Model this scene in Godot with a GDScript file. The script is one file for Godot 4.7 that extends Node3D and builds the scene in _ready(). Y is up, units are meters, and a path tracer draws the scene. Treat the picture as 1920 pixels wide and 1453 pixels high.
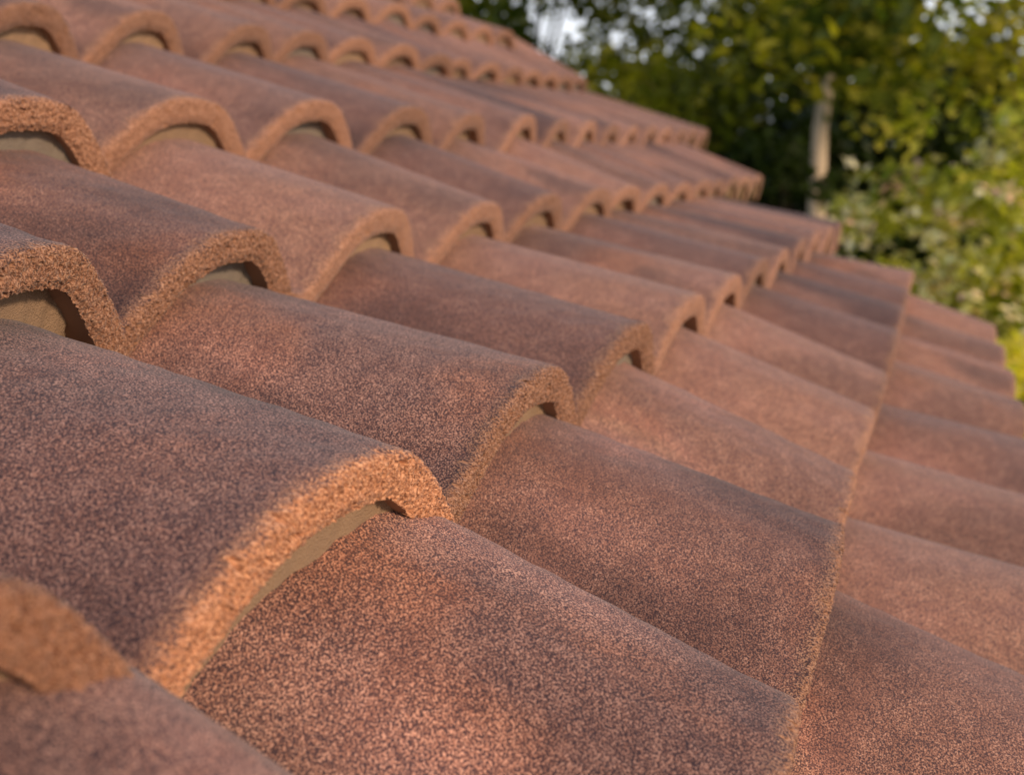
extends Node3D

# ---------------------------------------------------------------- constants
const W := 0.30                      # one tile covers 0.30 m of the course
const SLOPE := 0.42567               # roof pitch in radians
const GAUGE := 1.0                   # exposed length of a tile, in tile widths
const DROP := 0.172                  # how far a crest lies below the lip that covers it
const ROOF_AT := Vector3(0, 3.3, 0)
const THICK := 0.097
# courses from the ridge down: start along the eave, shift down the slope, lift, skew, spacing, climb
const COURSES := {
	-6: [0.0, -0.10, 0.12, -0.045, 0.03, 0.01], -5: [0.0, -0.05, 0.10, -0.05, 0.02, 0.01],
	-4: [0.0165, 0.0032, 0.0734, -0.0626, -0.0014, 0.0077], -3: [0.0917, 0.0529, 0.0353, -0.0795, -0.0421, -0.0097],
	-2: [0.0021, 0.1181, 0.0146, -0.022, 0.0211, -0.0044], -1: [-0.0201, -0.0117, -0.0502, 0.0063, -0.0044, -0.0091],
	0: [-0.0796, -0.0147, 0.0016, 0.0344, 0.007, -0.001], 1: [-0.0105, -0.1479, -0.0746, 0.02, -0.0093, 0.015],
	2: [0.0, -0.33, -0.13, 0.002, 0.0, 0.012]}
const LAST := {-6: 12, -5: 13, -4: 13, -3: 15, -2: 15, -1: 13, 0: 10, 1: 8, 2: 8}
# hand-laid: single tiles sit a little high, low or off the line (along the eave, up, down the slope)
const UNEVEN := {
	Vector2i(-4,9): Vector3(0.003,0.037,0.002), Vector2i(-3,2): Vector3(0.014,-0.039,0.028), Vector2i(-3,4): Vector3(0.028,0.021,0.045),
	Vector2i(-3,5): Vector3(0.004,0.023,0.003), Vector2i(-3,6): Vector3(-0.009,0.028,-0.019), Vector2i(-3,7): Vector3(0.001,0.040,-0.007),
	Vector2i(-3,9): Vector3(-0.025,-0.021,-0.064), Vector2i(-3,10): Vector3(-0.011,0.001,-0.033), Vector2i(-2,1): Vector3(0.015,-0.028,0.032),
	Vector2i(-2,2): Vector3(-0.019,-0.020,-0.037), Vector2i(-2,3): Vector3(-0.015,0.009,-0.035), Vector2i(-2,4): Vector3(0.003,0.022,0.001),
	Vector2i(-2,6): Vector3(0.017,0.038,0.044), Vector2i(-2,7): Vector3(0.011,0.018,0.036), Vector2i(-2,8): Vector3(0.006,0.021,0.018),
	Vector2i(-1,0): Vector3(0.024,0.009,0.030), Vector2i(-1,1): Vector3(-0.022,-0.034,-0.023), Vector2i(-1,2): Vector3(-0.008,-0.006,-0.026),
	Vector2i(-1,5): Vector3(0.006,0.022,0.017), Vector2i(-1,10): Vector3(-0.003,-0.020,-0.014), Vector2i(0,-1): Vector3(-0.09,0.105,0.0),
	Vector2i(0,0): Vector3(-0.08,0.025,0.037), Vector2i(0,1): Vector3(0.003,0.0,0.017), Vector2i(0,2): Vector3(0.001,-0.005,0.017),
	Vector2i(0,3): Vector3(0.001,-0.003,0.014), Vector2i(1,1): Vector3(0.022,0.045,-0.019), Vector2i(1,2): Vector3(-0.016,-0.063,-0.001),
	Vector2i(1,3): Vector3(-0.010,-0.050,0.003), Vector2i(1,4): Vector3(-0.012,-0.066,0.016), Vector2i(1,8): Vector3(0.003,0.036,-0.005)}

var rng := RandomNumberGenerator.new()
var rough := FastNoiseLite.new()
var pits := FastNoiseLite.new()
var waves := FastNoiseLite.new()
var blotch := FastNoiseLite.new()
var coat: Array[StandardMaterial3D] = []
var under_mat: StandardMaterial3D
var prof_u := PackedFloat32Array()
var roof: Node3D
var names := {}


func _ready() -> void:
	rng.seed = 11
	view_and_light()
	make_noises()
	make_tile_materials()
	build_roof()
	build_garden()


# ---------------------------------------------------------------- camera, sky, sun
func view_and_light() -> void:
	var rb := Basis(Vector3.RIGHT, SLOPE)
	var cam := Camera3D.new()
	cam.name = "camera"
	var lens := CameraAttributesPhysical.new()
	lens.frustum_focal_length = 37.2948
	lens.exposure_aperture = 5.4
	lens.frustum_focus_distance = 0.77
	lens.frustum_near = 0.02
	lens.frustum_far = 400.0
	cam.attributes = lens
	cam.fov = 35.6724
	cam.near = 0.02
	cam.far = 400.0
	var local := Basis(Vector3(0.31086, 0.392476, 0.865638), Vector3(0.186033, 0.868019, -0.460363), Vector3(-0.932072, 0.304146, 0.196819))
	cam.transform = Transform3D(rb * local, ROOF_AT + rb * (Vector3(-1.53873, 0.88427, 0.48428) * W))
	add_child(cam)

	var sky_mat := ProceduralSkyMaterial.new()
	sky_mat.sky_top_color = Color(0.47, 0.53, 0.66)
	sky_mat.sky_horizon_color = Color(0.98, 0.99, 1.0)
	sky_mat.sky_curve = 0.22
	sky_mat.ground_horizon_color = Color(0.62, 0.62, 0.58)
	sky_mat.ground_bottom_color = Color(0.25, 0.25, 0.2)
	sky_mat.sun_angle_max = 40.0
	var sky := Sky.new()
	sky.sky_material = sky_mat
	var env := Environment.new()
	env.background_mode = Environment.BG_SKY
	env.sky = sky
	env.background_energy_multiplier = 1.4
	env.tonemap_mode = Environment.TONE_MAPPER_LINEAR
	env.tonemap_exposure = 1.0
	env.sdfgi_enabled = true
	env.ssao_enabled = true
	env.ssil_enabled = true
	var we := WorldEnvironment.new()
	we.name = "world_environment"
	we.environment = env
	add_child(we)

	var sun := DirectionalLight3D.new()
	sun.name = "sun"
	sun.light_energy = 1.25
	sun.light_color = Color(1.0, 0.88, 0.75)
	sun.light_angular_distance = 6.0
	sun.shadow_enabled = true
	var towards := Vector3(-0.55, 0.45, 1.0).normalized()
	sun.basis = Basis.looking_at(-towards, Vector3.UP)
	add_child(sun)


# ---------------------------------------------------------------- small helpers
func numbered(called: String) -> String:
	names[called] = names.get(called, -1) + 1
	return called if names[called] == 0 else "%s_%03d" % [called, names[called]]


func describe(o: Node, label: String, category: String, group := "") -> void:
	o.set_meta("label", label)
	o.set_meta("category", category)
	if group:
		o.set_meta("group", group)


func put(called: String, mesh: Mesh, mat: Material, parent: Node, at := Transform3D()) -> MeshInstance3D:
	var o := MeshInstance3D.new()
	o.name = called
	o.mesh = mesh
	if mat:
		o.material_override = mat
	o.transform = at
	parent.add_child(o, true)
	return o


func noise(kind: int, frequency: float, s: int, octaves := 1) -> FastNoiseLite:
	var n := FastNoiseLite.new()
	n.noise_type = kind
	n.seed = s
	n.frequency = frequency
	n.fractal_type = FastNoiseLite.FRACTAL_FBM if octaves > 1 else FastNoiseLite.FRACTAL_NONE
	n.fractal_octaves = octaves
	return n


func make_noises() -> void:
	rough = noise(FastNoiseLite.TYPE_SIMPLEX, 70.0, 3, 3)
	pits = noise(FastNoiseLite.TYPE_SIMPLEX, 22.0, 8, 2)
	waves = noise(FastNoiseLite.TYPE_SIMPLEX, 7.0, 5, 2)
	blotch = noise(FastNoiseLite.TYPE_SIMPLEX, 1.9, 21, 2)


func smooth(a: float, b: float, x: float) -> float:
	return smoothstep(a, b, x)


# ---------------------------------------------------------------- tile surfaces
# One picture covers 1.4 tile widths. Its first rows are the raw clay of the lip, the rest the granular coat above it.
const SPAN := 1.4
const LIP := 0.118
func make_tile_materials() -> void:
	var size := 1024
	for k in 2:
		var fine := noise(FastNoiseLite.TYPE_VALUE, 0.66, 40 + k).get_seamless_image(size, size).get_data()
		var grain := noise(FastNoiseLite.TYPE_SIMPLEX, 0.22, 50 + k, 3).get_seamless_image(size, size).get_data()
		var wide := noise(FastNoiseLite.TYPE_SIMPLEX, 0.012, 60 + k, 3).get_seamless_image(size, size).get_data()
		var speck := noise(FastNoiseLite.TYPE_SIMPLEX, 0.17, 70 + k).get_seamless_image(size, size).get_data()
		var pixels := PackedByteArray()
		pixels.resize(size * size * 3)
		var height := PackedByteArray()
		height.resize(size * size)
		var lip_row := LIP / SPAN * size
		var ramp_coat: Array[Color] = []
		var ramp_lip: Array[Color] = []
		for t in 256:
			var x := t / 255.0
			var c := Color(0.088, 0.056, 0.064).lerp(Color(0.44, 0.218, 0.152), smooth(0.22, 0.60, x)).lerp(Color(0.82, 0.50, 0.37), smooth(0.58, 0.95, x))
			ramp_coat.append(c.linear_to_srgb())
			c = Color(0.15, 0.062, 0.034).lerp(Color(0.50, 0.252, 0.150), smooth(0.1, 0.55, x)).lerp(Color(0.74, 0.45, 0.30), smooth(0.55, 0.95, x))
			ramp_lip.append(c.linear_to_srgb())
		for y in size:
			for x in size:
				var i := y * size + x
				var a := fine[i] / 255.0
				var b := grain[i] / 255.0
				var w := wide[i] / 255.0
				var edge := lip_row + (b - 0.5) * 60.0 + (a - 0.5) * 40.0 + (w - 0.5) * 26.0
				var v := clampf(a * 0.5 + b * 0.5 + (w - 0.5) * 0.06, 0.0, 1.0)
				var c: Color
				if y < edge:
					c = ramp_lip[int(clampf(0.35 + (v - 0.5) * 1.9 + 0.12, 0.0, 1.0) * 255.0)]
				else:
					c = ramp_coat[int(clampf(0.44 + (v - 0.5) * (2.2 + w * 1.5) * (1.0 if k == 0 else 0.5), 0.0, 1.0) * 255.0)]
					if speck[i] > 240 and b > 0.40:
						c = c.lerp(Color(0.74, 0.68, 0.62), 0.55)
				pixels[i * 3] = int(c.r * 255.0)
				pixels[i * 3 + 1] = int(c.g * 255.0)
				pixels[i * 3 + 2] = int(c.b * 255.0)
				height[i] = int(clampf(a * 0.6 + b * 0.4, 0.0, 1.0) * 255.0)
		var tex := ImageTexture.create_from_image(Image.create_from_data(size, size, false, Image.FORMAT_RGB8, pixels))
		var bump := ImageTexture.create_from_image(Image.create_from_data(size, size, false, Image.FORMAT_L8, height))
		for shift in 3:
			var m := StandardMaterial3D.new()
			m.resource_name = "granular_clay"
			m.albedo_texture = tex
			m.vertex_color_use_as_albedo = true
			m.roughness = 0.88
			m.metallic_specular = 0.35
			m.heightmap_enabled = true
			m.heightmap_texture = bump
			m.heightmap_scale = 0.06
			m.rim_enabled = true
			m.rim = 0.2
			m.rim_tint = 0.8
			m.uv1_offset = Vector3(0.31 * shift + 0.17 * k, 0, 0)
			coat.append(m)
	under_mat = StandardMaterial3D.new()
	under_mat.resource_name = "bare_clay"
	under_mat.albedo_color = Color(0.30, 0.17, 0.10).linear_to_srgb()
	under_mat.roughness = 0.95


# ---------------------------------------------------------------- tile shape
const PROFILE := [Vector2(-0.075, -0.272), Vector2(-0.04, -0.266), Vector2(0.0, -0.248), Vector2(0.08, -0.188), Vector2(0.16, -0.128), Vector2(0.24, -0.072), Vector2(0.335, -0.029), Vector2(0.43, -0.006), Vector2(0.53, 0.0), Vector2(0.61, -0.004), Vector2(0.68, -0.021), Vector2(0.74, -0.055), Vector2(0.80, -0.106), Vector2(0.855, -0.162), Vector2(0.905, -0.218), Vector2(0.945, -0.268)]
func profile(count: int) -> Array:
	# [points, outward normals, arc lengths]
	var c := Curve2D.new()
	for i in PROFILE.size():
		var a: Vector2 = PROFILE[maxi(i - 1, 0)]
		var b: Vector2 = PROFILE[mini(i + 1, PROFILE.size() - 1)]
		c.add_point(PROFILE[i], -(b - a) / 6.0, (b - a) / 6.0)
	c.bake_interval = 0.004
	var total := c.get_baked_length()
	var p: Array[Vector2] = []
	for i in count:
		p.append(c.sample_baked(total * i / (count - 1), true))
	var n: Array[Vector2] = []
	var s := PackedFloat32Array()
	for i in count:
		var d: Vector2 = p[mini(i + 1, count - 1)] - p[maxi(i - 1, 0)]
		n.append(Vector2(-d.y, d.x).normalized())
		s.append(total * i / (count - 1))
	# even the normals out, so that the inner face does not fold
	for pass_ in int(count / 14.0):
		var m := n.duplicate()
		for i in range(1, count - 1):
			m[i] = (n[i - 1] + n[i] * 2.0 + n[i + 1]).normalized()
		n = m
	return [p, n, s]


func tint(called: Dictionary, x: float, s: float, seed_at: Vector3) -> Color:
	# stains and wear of the coat: dark purple fields, orange blushes; plus dusty painted skylight
	var c: Color = called.base
	if s < LIP * 0.9:
		return called.lip
	var q := Vector3(x, s, 0) + seed_at
	var ragged := rough.get_noise_3d(q.x * 0.5, q.y * 0.5, q.z) * 0.12
	var d := blotch.get_noise_3d(q.x * 0.85, q.y * 0.42, q.z) + ragged
	var e := blotch.get_noise_3d(q.x * 0.8 + 40.0, q.y * 0.6, q.z)
	var f := blotch.get_noise_3d(q.x * 1.3 + 90.0, q.y * 0.5, q.z)
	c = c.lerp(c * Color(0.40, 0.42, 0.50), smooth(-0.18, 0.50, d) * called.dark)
	c = c.lerp(c * Color(1.28, 1.08, 0.88), smooth(0.0, 0.45, e) * called.blush)
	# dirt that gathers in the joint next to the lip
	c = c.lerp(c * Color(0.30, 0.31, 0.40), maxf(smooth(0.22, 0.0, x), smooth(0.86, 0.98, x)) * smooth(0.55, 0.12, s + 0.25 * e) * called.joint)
	# dusty tone and sky brightness painted into the pan and along the crown
	c = c.lerp(Color(c.g * 1.95, c.g * 1.75, c.g * 1.70), maxf(smooth(0.34, 0.02, x), smooth(0.20, 0.0, absf(x - 0.62)) * 0.5) * smooth(0.2, 0.6, s) * clampf((0.4 + e) * called.dust_skylight, 0.0, 1.0))
	c = c.lerp(Color(c.r, c.r * 0.97, c.r * 0.97) * 1.05, smooth(0.05, 0.5, f) * 0.45)
	return called.lip.lerp(c, smooth(LIP * 0.9, LIP * 1.35, s))


func tile_mesh(nu: int, lip_rows: int, top_rows: int, look: Dictionary, s0: Vector3, relief: float) -> ArrayMesh:
	var pr := profile(nu)
	var p: Array[Vector2] = pr[0]
	var nn: Array[Vector2] = pr[1]
	var arc: PackedFloat32Array = pr[2]
	var length := 1.32
	# the section along the slope: depth below the outer face, place down the slope (0 is the lip), running length
	var sec: Array[Vector3] = []
	for i in lip_rows:
		var k := i / float(lip_rows)
		sec.append(Vector3(lerpf(THICK, 0.019, k), lerpf(-0.012, 0.0, smooth(0.0, 0.35, k)), 0))
	var bev := maxi(3, int(lip_rows / 2.5))
	for i in bev + 1:
		var a := PI / 2 * i / bev
		sec.append(Vector3(0.019 - 0.019 * sin(a), -0.019 * (1.0 - cos(a)), 0))
	for i in range(1, top_rows + 1):
		var k := i / float(top_rows)
		sec.append(Vector3(0, -0.019 - (length - 0.019) * pow(k, 1.25), 0))
	for i in range(1, sec.size()):
		sec[i].z = sec[i - 1].z + Vector2(sec[i].x, sec[i].y).distance_to(Vector2(sec[i - 1].x, sec[i - 1].y))
	var rows := sec.size()
	var pos := PackedVector3Array()
	var uv := PackedVector2Array()
	var col := PackedColorArray()
	pos.resize(rows * nu)
	uv.resize(rows * nu)
	col.resize(rows * nu)
	for r in rows:
		var q := sec[r]
		var lipness := 1.0 - smooth(0.0, 0.05, -q.y - 0.006)
		for i in nu:
			var o := p[i] - nn[i] * q.x
			var v := q.y
			if relief > 0.0:
				var at := Vector3(o.x, o.y, v) + s0
				var h := waves.get_noise_3dv(at) * 0.0035 * relief
				o += nn[i] * h
				if lipness > 0.0:
					var g := rough.get_noise_3dv(at) * 0.009
					var hole := smooth(0.46, 0.70, pits.get_noise_3dv(at * Vector3(1, 1, 0.3))) * 0.022
					v += (g - hole) * lipness * relief
					o += nn[i] * (rough.get_noise_3dv(at + Vector3(9, 0, 0)) * 0.005) * lipness * relief
			pos[r * nu + i] = Vector3(o.x - 0.62, o.y, v) * W
			uv[r * nu + i] = Vector2(arc[i] / SPAN, q.z / SPAN)
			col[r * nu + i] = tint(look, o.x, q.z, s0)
	var idx := PackedInt32Array()
	for r in rows - 1:
		for i in nu - 1:
			var a := r * nu + i
			idx.append_array([a, a + nu, a + 1, a + 1, a + nu, a + nu + 1])
	for side in [0, nu - 1]:
		var b := pos.size()
		for r in rows:
			pos.append(pos[r * nu + side])
			var o := p[side] - nn[side] * THICK
			pos.append(Vector3(o.x - 0.62, o.y, sec[r].y) * W)
			for k in 2:
				uv.append(Vector2(sec[r].z / SPAN, 0.06 - 0.06 * k))
				col.append(look.lip * Color(0.8, 0.8, 0.8))
		for r in rows - 1:
			var a := b + r * 2
			if side == 0:
				idx.append_array([a, a + 1, a + 2, a + 2, a + 1, a + 3])
			else:
				idx.append_array([a, a + 2, a + 1, a + 2, a + 3, a + 1])
	var st := surface(pos, uv, col, idx)
	st.generate_normals()
	var mesh: ArrayMesh = st.commit()
	# the underside and the two long edges
	var pos2 := PackedVector3Array()
	var idx2 := PackedInt32Array()
	var low := maxi(nu / 4, 18)
	var pr2 := profile(low)
	for j in 2:
		for i in low:
			var o: Vector2 = pr2[0][i] - pr2[1][i] * THICK
			pos2.append(Vector3(o.x - 0.62, o.y, [-0.012, -length][j]) * W)
	for i in low - 1:
		idx2.append_array([i, i + 1, low + i, i + 1, low + i + 1, low + i])
	var blank := PackedVector2Array()
	blank.resize(pos2.size())
	var white := PackedColorArray()
	white.resize(pos2.size())
	white.fill(Color.WHITE)
	var st2 := surface(pos2, blank, white, idx2)
	st2.generate_normals()
	st2.commit(mesh)
	return mesh


func surface(pos: PackedVector3Array, uv: PackedVector2Array, col: PackedColorArray, idx: PackedInt32Array) -> SurfaceTool:
	var arrays := []
	arrays.resize(Mesh.ARRAY_MAX)
	arrays[Mesh.ARRAY_VERTEX] = pos
	arrays[Mesh.ARRAY_TEX_UV] = uv
	arrays[Mesh.ARRAY_COLOR] = col
	arrays[Mesh.ARRAY_INDEX] = idx
	var st := SurfaceTool.new()
	st.create_from_arrays(arrays)
	return st


# bedding mortar behind a lip: fills the arch between the tile and the crest below it
func mortar_mesh(from: float, to: float, recess: float) -> ArrayMesh:
	var pr := profile(60)
	var pts: Array[Vector2] = []
	for i in 60:
		var o: Vector2 = pr[0][i] - pr[1][i] * (THICK - 0.004)
		if o.x > from and o.x < to:
			pts.append(o)
	var st := SurfaceTool.new()
	st.begin(Mesh.PRIMITIVE_TRIANGLES)
	var n := pts.size()
	var ring: Array[Vector3] = []
	for i in n:
		var wob := waves.get_noise_2d(pts[i].x * 2.0, from * 9.0) * 0.005
		ring.append(Vector3(pts[i].x - 0.62, pts[i].y, -recess + wob - (0.02 if i > n - 4 else 0.0)))
	for i in n - 1:
		var a := ring[i]
		var b := ring[i + 1]
		var a2 := a + Vector3(0, -0.11, -0.012)
		var b2 := b + Vector3(0, -0.11, -0.012)
		for t in [a, b, a2, b, b2, a2]:
			st.set_smooth_group(0)
			st.set_uv(Vector2(t.x + t.z * 0.3, t.y + t.z) * 0.7)
			st.add_vertex(t * W)
	# the end towards the open flank
	var e := ring[n - 1]
	var e2 := e + Vector3(0, -0.11, -0.012)
	for t in [e, e + Vector3(0.01, 0, -0.25), e2, e2, e + Vector3(0.01, 0, -0.25), e2 + Vector3(0.01, 0, -0.25)]:
		st.set_smooth_group(1)
		st.set_uv(Vector2(t.x + t.z * 0.3, t.y + t.z) * 0.7)
		st.add_vertex(t * W)
	st.index()
	st.generate_normals()
	return st.commit()


func lip_at(j: int, n: float) -> Vector3:
	var c: Array = COURSES[j]
	var m := n - 3.0
	var at := Vector3(3.62 + c[0] + m * (1.0 + c[4]), c[2] + m * c[5], j * GAUGE + c[1] + m * c[3])
	return at + UNEVEN.get(Vector2i(j, int(n)), Vector3.ZERO)


func build_roof() -> void:
	roof = Node3D.new()
	roof.name = "tiled_roof"
	roof.transform = Transform3D(Basis(Vector3.RIGHT, SLOPE), ROOF_AT)
	describe(roof, "pitched roof of overlapping reddish brown barrel tiles with granular weathered coat", "roof")
	roof.set_meta("kind", "thing")
	add_child(roof)
	var deck := BoxMesh.new()
	deck.size = Vector3(11.0, 0.08, 8.4) * W
	var felt := StandardMaterial3D.new()
	felt.albedo_color = Color(0.05, 0.045, 0.04).linear_to_srgb()
	felt.roughness = 0.95
	put("roof_deck", deck, felt, roof, Transform3D(Basis(), Vector3(3.2, -0.72, -2.75) * W))

	var mortar: Array[StandardMaterial3D] = []
	for c in [Color(0.31, 0.195, 0.115), Color(0.34, 0.22, 0.13), Color(0.27, 0.175, 0.105), Color(0.22, 0.18, 0.14)]:
		var m := StandardMaterial3D.new()
		m.resource_name = "mortar"
		m.heightmap_enabled = true
		m.heightmap_texture = coat[0].heightmap_texture
		m.heightmap_scale = 0.12
		m.albedo_color = c.linear_to_srgb()
		m.roughness = 0.95
		mortar.append(m)
	var fills := [mortar_mesh(-0.02, 0.85, 0.05), mortar_mesh(0.0, 0.83, 0.07), mortar_mesh(-0.02, 0.84, 0.045)]

	var looks: Array[Dictionary] = []
	for i in 10:
		var k := rng.randf()
		looks.append({"base": [Color(0.98, 0.94, 0.83), Color(0.88, 0.86, 0.78), Color(0.72, 0.72, 0.71), Color(0.62, 0.61, 0.61)][i % 4] * rng.randf_range(0.88, 1.0), "lip": Color(1, 0.96, 0.93) * (0.46 + 0.34 * k), "dark": rng.randf_range(0.3, 0.9), "blush": rng.randf_range(0.1, 0.8), "joint": pow(rng.randf(), 2.0), "dust_skylight": 0.6})
	for l in looks:
		l.base.a = 1.0
		l.lip.a = 1.0
	var shared: Array[ArrayMesh] = []
	for i in looks.size():
		shared.append(tile_mesh(64, 6, 18, looks[i], Vector3(i * 3.7, i * 1.3, 0), 0.6))
	for j in range(-6, 3):
		for n in range(-2, LAST[j] + 1):
			var at := lip_at(j, n)
			var head := lip_at(j - 1, n) if COURSES.has(j - 1) else at + Vector3(0, 0.03, -GAUGE)
			head.y -= DROP
			head.x = at.x + clampf(head.x - at.x, -0.07, 0.07) + (at.z - head.z) * 0.4 * COURSES[j][3]
			var x := (lip_at(j, n + 1.0001) - lip_at(j, n - 0.9999))
			x = Vector3(1, 0, 0).lerp(x / x.length(), 1.0).normalized() if not UNEVEN.has(Vector2i(j, n)) else Vector3(1, COURSES[j][5], COURSES[j][3]).normalized()
			var z := (at - head).normalized()
			var y := z.cross(x).normalized()
			x = y.cross(z)
			var b := Basis(x, y, z)
			if not UNEVEN.has(Vector2i(j, n)):
				at += Vector3(rng.randf_range(-0.008, 0.008), rng.randf_range(-0.010, 0.010), rng.randf_range(-0.012, 0.012))
			b = b * Basis(Vector3.UP, rng.randf_range(-0.012, 0.012)) * Basis(Vector3.BACK, rng.randf_range(-0.015, 0.015))
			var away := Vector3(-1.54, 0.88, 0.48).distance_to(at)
			var mesh: ArrayMesh
			var near := away < 4.3 and at.x > -1.0
			if near:
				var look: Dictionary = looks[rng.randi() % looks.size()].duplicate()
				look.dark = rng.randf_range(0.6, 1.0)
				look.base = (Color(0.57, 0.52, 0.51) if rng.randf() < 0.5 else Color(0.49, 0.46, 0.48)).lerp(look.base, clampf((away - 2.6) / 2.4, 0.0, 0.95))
				look.blush = rng.randf_range(0.4, 1.0)
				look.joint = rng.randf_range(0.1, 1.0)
				look.dust_skylight = 0.9
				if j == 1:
					look.dust_skylight = 2.2  # sky brightness painted more strongly into the pans of this course
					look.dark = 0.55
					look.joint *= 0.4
				if j == 0 and n == 0:
					look.lip = Color(0.95, 0.84, 0.72)
				if j == 0 and n == -1:
					look.lip = Color(0.56, 0.50, 0.46)
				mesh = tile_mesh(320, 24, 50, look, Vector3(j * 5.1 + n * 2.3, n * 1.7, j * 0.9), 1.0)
			else:
				mesh = shared[rng.randi() % shared.size()]
			if j == 1 and n >= 0 and n < 4:
				b = b * Basis(Vector3.UP, -0.04)
			if j == 0 and n == 0:
				b = b * Basis(Vector3.UP, -0.03) * Basis.from_scale(Vector3(1.12, 1, 1))
			if j == 0 and n == -1:
				b = b * Basis.from_scale(Vector3(0.94, 1, 1))
			b = b * Basis.from_scale(Vector3(1, 1, maxf(1.0, (at.distance_to(head) + 0.2) / 1.32)))
			var t := put("roof_tile", mesh, null, roof, Transform3D(b, at * W))
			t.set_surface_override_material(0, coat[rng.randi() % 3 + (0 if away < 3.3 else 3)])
			t.set_surface_override_material(1, under_mat)
			put("mortar", fills[rng.randi() % 3], mortar[rng.randi() % 4], t)


# ---------------------------------------------------------------- garden behind the roof
func leaf_mesh() -> ArrayMesh:
	# one leaf, one metre long, folded along its rib and drooping
	var st := SurfaceTool.new()
	st.begin(Mesh.PRIMITIVE_TRIANGLES)
	var rib := [Vector3(0, 0, 0), Vector3(0, 0.03, 0.35), Vector3(0, 0.0, 0.7), Vector3(0, -0.08, 1.0)]
	for s in [-1.0, 1.0]:
		var e := [Vector3(0, 0, 0), Vector3(s * 0.30, 0.10, 0.30), Vector3(s * 0.24, 0.06, 0.66), Vector3(0, -0.08, 1.0)]
		for i in 3:
			var q := [rib[i], e[i], e[i + 1], rib[i], e[i + 1], rib[i + 1]]
			if s < 0:
				q.reverse()
			for v in q:
				st.add_vertex(v)
	st.generate_normals()
	return st.commit()


func leaf_material() -> StandardMaterial3D:
	var m := StandardMaterial3D.new()
	m.resource_name = "leaf"
	m.vertex_color_use_as_albedo = true
	m.roughness = 0.5
	m.cull_mode = BaseMaterial3D.CULL_DISABLED
	m.backlight_enabled = true
	m.backlight = Color(0.95, 1.0, 0.45)
	return m


func limb(st: SurfaceTool, a: Vector3, b: Vector3, ra: float, rb: float) -> void:
	var d := (b - a).normalized()
	var s := d.cross(Vector3(0.3, 0.1, 1)).normalized()
	var t := d.cross(s)
	for i in 8:
		var p := s * cos(TAU * i / 8) + t * sin(TAU * i / 8)
		var q := s * cos(TAU * (i + 1) / 8) + t * sin(TAU * (i + 1) / 8)
		for v in [a + p * ra, a + q * ra, b + p * rb, a + q * ra, b + q * rb, b + p * rb]:
			st.set_smooth_group(0)
			st.add_vertex(v)


# clumps: centres and radii that leaves gather in
func crown(called: String, parent: Node3D, clumps: Array, count: int, leaf: Mesh, mat: Material, sizes: Vector2, shades: Array[Color]) -> void:
	var mm := MultiMesh.new()
	mm.transform_format = MultiMesh.TRANSFORM_3D
	mm.use_colors = true
	mm.mesh = leaf
	var total := 0.0
	for c in clumps:
		total += c[1] * c[1]
	var all: Array[Transform3D] = []
	var cols: Array[Color] = []
	for c in clumps:
		var own := int(count * c[1] * c[1] / total)
		var shade: Color = shades[rng.randi() % shades.size()]
		for i in own:
			var d: Vector3 = Vector3(rng.randfn(), rng.randfn(), rng.randfn()).normalized() * pow(rng.randf(), 0.45) * c[1]
			d.y *= 0.75
			var b := Basis.from_euler(Vector3(rng.randf_range(-1.2, 0.5), rng.randf() * TAU, rng.randf_range(-0.7, 0.7)))
			all.append(Transform3D(b.scaled(Vector3.ONE * rng.randf_range(sizes.x, sizes.y)), c[0] + d))
			var k := shade.lerp(shades[rng.randi() % shades.size()], 0.35) * rng.randf_range(0.75, 1.3)
			k.a = 1.0
			cols.append(k)
	mm.instance_count = all.size()
	for i in all.size():
		mm.set_instance_transform(i, all[i])
		mm.set_instance_color(i, cols[i])
	var o := MultiMeshInstance3D.new()
	o.name = called
	o.multimesh = mm
	o.material_override = mat
	o.set_meta("kind", "stuff")
	parent.add_child(o, true)


func bark(c: Color) -> StandardMaterial3D:
	var m := StandardMaterial3D.new()
	m.albedo_color = c.linear_to_srgb()
	m.roughness = 0.9
	return m


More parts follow.
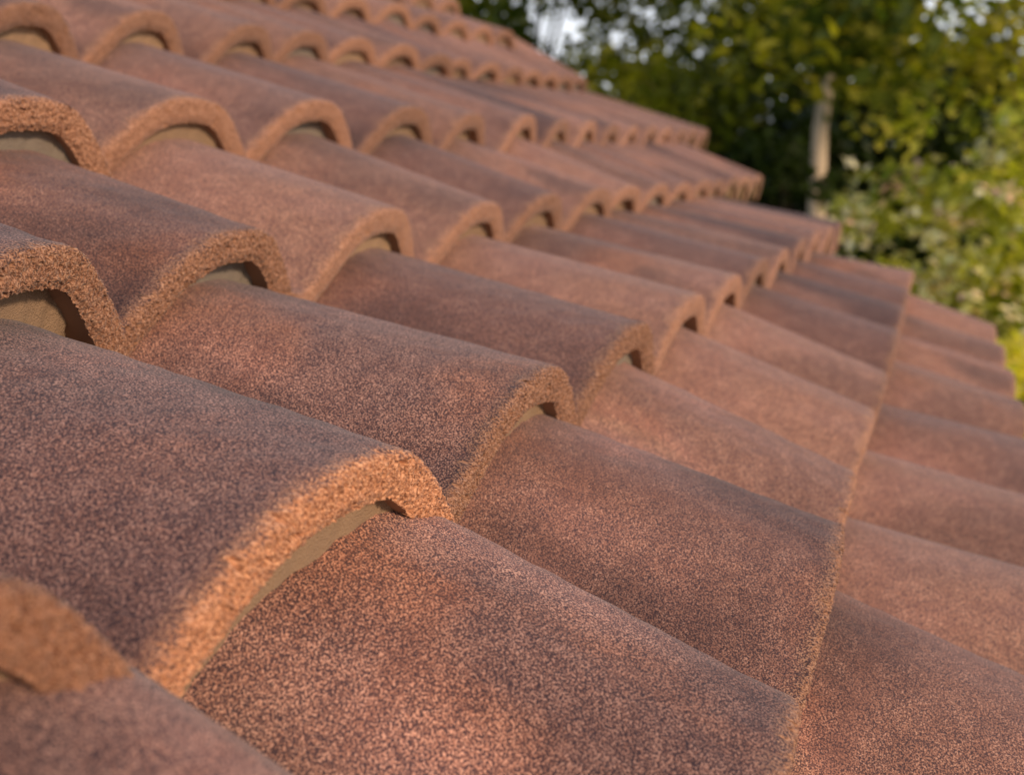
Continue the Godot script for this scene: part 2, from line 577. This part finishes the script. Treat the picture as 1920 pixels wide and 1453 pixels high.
func tree(called: String, label: String, category: String, at: Vector3, height: float, clear: float, spread: float, n_clumps: int, leaves: int, sizes: Vector2, shades: Array[Color], trunk_r: float, bark_color: Color, group := "", clump_r := Vector2(0.35, 0.8)) -> Node3D:
	var t := Node3D.new()
	t.name = numbered(called)
	t.position = at
	describe(t, label, category, group)
	add_child(t)
	var clumps := []
	var st := SurfaceTool.new()
	st.begin(Mesh.PRIMITIVE_TRIANGLES)
	var p := Vector3.ZERO
	var steps := 6
	var spine := [p]
	for i in steps:
		var q := Vector3(rng.randf_range(-0.05, 0.05) * height * 0.3, height * 0.85 * (i + 1) / steps, rng.randf_range(-0.05, 0.05) * height * 0.3)
		limb(st, p, q, trunk_r * (1.0 - 0.8 * i / steps), trunk_r * (1.0 - 0.8 * (i + 1.0) / steps))
		p = q
		spine.append(q)
	var trunk_mat := bark(bark_color)
	st.generate_normals()
	put("trunk", st.commit(), trunk_mat, t)
	var st2 := SurfaceTool.new()
	st2.begin(Mesh.PRIMITIVE_TRIANGLES)
	for i in n_clumps:
		var h := lerpf(clear, height, rng.randf())
		var k := (h - clear) / (height - clear)
		var wide := spread * sqrt(maxf(0.08, 1.0 - pow(absf(k - 0.4) / 0.65, 2.0)))
		var a := rng.randf() * TAU
		var r := wide * sqrt(rng.randf())
		var c := Vector3(cos(a) * r, h, sin(a) * r)
		clumps.append([c, rng.randf_range(clump_r.x, clump_r.y)])
		if i % 6 == 0:
			var root: Vector3 = spine[clampi(maxi(int((h / height) * steps) - 1, int(ceil(clear / height / 0.85 * steps))), 1, steps)]
			limb(st2, root, root.lerp(c, 0.55) + Vector3(0, 0.1, 0), trunk_r * 0.26, trunk_r * 0.16)
			limb(st2, root.lerp(c, 0.55) + Vector3(0, 0.1, 0), c, trunk_r * 0.16, trunk_r * 0.06)
	st2.generate_normals()
	put("branch", st2.commit(), trunk_mat, t)
	crown("crown", t, clumps, leaves, leaf_m, leaf_mat, sizes, shades)
	return t


var leaf_m: ArrayMesh
var leaf_mat: StandardMaterial3D
func build_garden() -> void:
	leaf_m = leaf_mesh()
	leaf_mat = leaf_material()
	# lawn out to the horizon
	var ground := PlaneMesh.new()
	ground.size = Vector2(500, 500)
	ground.subdivide_width = 8
	ground.subdivide_depth = 8
	var g := StandardMaterial3D.new()
	var nt := NoiseTexture2D.new()
	nt.noise = noise(FastNoiseLite.TYPE_SIMPLEX, 0.02, 4, 4)
	nt.seamless = true
	var ramp := Gradient.new()
	ramp.set_color(0, Color(0.05, 0.075, 0.02).linear_to_srgb())
	ramp.set_color(1, Color(0.12, 0.15, 0.045).linear_to_srgb())
	nt.color_ramp = ramp
	g.albedo_texture = nt
	g.uv1_triplanar = true
	g.uv1_world_triplanar = true
	g.uv1_scale = Vector3.ONE * 0.4
	g.roughness = 0.95
	var gr := put("ground", ground, g, self)
	gr.set_meta("kind", "structure")
	gr.set_meta("label", "garden lawn below and behind the roof")

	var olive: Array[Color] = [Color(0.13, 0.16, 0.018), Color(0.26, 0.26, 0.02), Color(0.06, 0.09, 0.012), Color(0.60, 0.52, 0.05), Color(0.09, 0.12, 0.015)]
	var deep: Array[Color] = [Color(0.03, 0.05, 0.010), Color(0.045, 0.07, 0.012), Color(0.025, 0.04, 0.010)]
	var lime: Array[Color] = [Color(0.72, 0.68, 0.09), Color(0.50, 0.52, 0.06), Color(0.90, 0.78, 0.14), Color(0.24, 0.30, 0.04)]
	# the big tree whose pale trunk stands right of the roof
	tree("broadleaf_tree", "broad leafy tree with a pale trunk behind the far roof edge", "tree", Vector3(9.0, 0, -0.40), 6.4, 3.95, 2.6, 80, 8500, Vector2(0.10, 0.17), olive, 0.125, Color(0.48, 0.38, 0.27), "", Vector2(0.3, 0.6))
	tree("broadleaf_tree", "olive green tree with sky gaps above the upper roof courses", "tree", Vector3(11.5, 0, -3.6), 6.2, 3.5, 2.5, 140, 13000, Vector2(0.10, 0.17), olive, 0.10, Color(0.07, 0.05, 0.03), "", Vector2(0.3, 0.55))
	tree("broadleaf_tree", "sunlit yellow green tree at the right border with bright sky gaps", "tree", Vector3(10.5, 0, 1.3), 6.0, 2.6, 1.7, 56, 3000, Vector2(0.09, 0.15), lime, 0.08, Color(0.10, 0.07, 0.04), "", Vector2(0.25, 0.5))
	# dark thicket behind
	for k in 4:
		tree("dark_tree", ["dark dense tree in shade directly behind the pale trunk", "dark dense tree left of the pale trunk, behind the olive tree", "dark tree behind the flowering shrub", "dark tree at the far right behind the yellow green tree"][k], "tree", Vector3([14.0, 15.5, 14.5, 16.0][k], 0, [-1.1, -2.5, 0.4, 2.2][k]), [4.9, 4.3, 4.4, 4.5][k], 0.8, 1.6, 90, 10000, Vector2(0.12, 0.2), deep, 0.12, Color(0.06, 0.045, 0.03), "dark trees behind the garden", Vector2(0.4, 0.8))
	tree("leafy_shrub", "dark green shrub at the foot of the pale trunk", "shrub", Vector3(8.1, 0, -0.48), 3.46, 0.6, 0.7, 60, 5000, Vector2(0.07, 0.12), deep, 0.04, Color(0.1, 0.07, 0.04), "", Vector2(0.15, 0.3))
	# flowering shrub
	for k in 3:
		var at: Vector3 = Vector3([7.0, 6.6, 6.4][k], 0, [0.2, 0.98, 0.75][k])
		var tall: float = [3.32, 3.62, 2.9][k]
		var sh: Node3D = tree("flowering_shrub", ["lime green flowering shrub beside the far roof edge", "lime green flowering shrub at the right border of the view", "flowering shrub half hidden below the roof edge"][k], "shrub", at, tall, 0.8, 0.62, 56, 2700, Vector2(0.07, 0.12), lime, 0.04, Color(0.2, 0.15, 0.1), "flowering shrubs beside the house", Vector2(0.12, 0.26))
		var fl: Array[Color] = [Color(0.9, 0.80, 0.50), Color(0.9, 0.84, 0.66), Color(0.88, 0.82, 0.40), Color(0.9, 0.78, 0.58), Color(0.9, 0.50, 0.48)]
		var spots := []
		for i in 170:
			var a := rng.randf() * TAU
			var h := rng.randf_range(1.8, tall)
			var wide := 0.80 * sqrt(maxf(0.1, 1.0 - pow(h / tall, 4.0)))
			spots.append([Vector3(cos(a) * wide, h, sin(a) * wide), 0.13])
		crown("flowers", sh, spots, 1600, leaf_m, leaf_mat, Vector2(0.05, 0.085), fl)
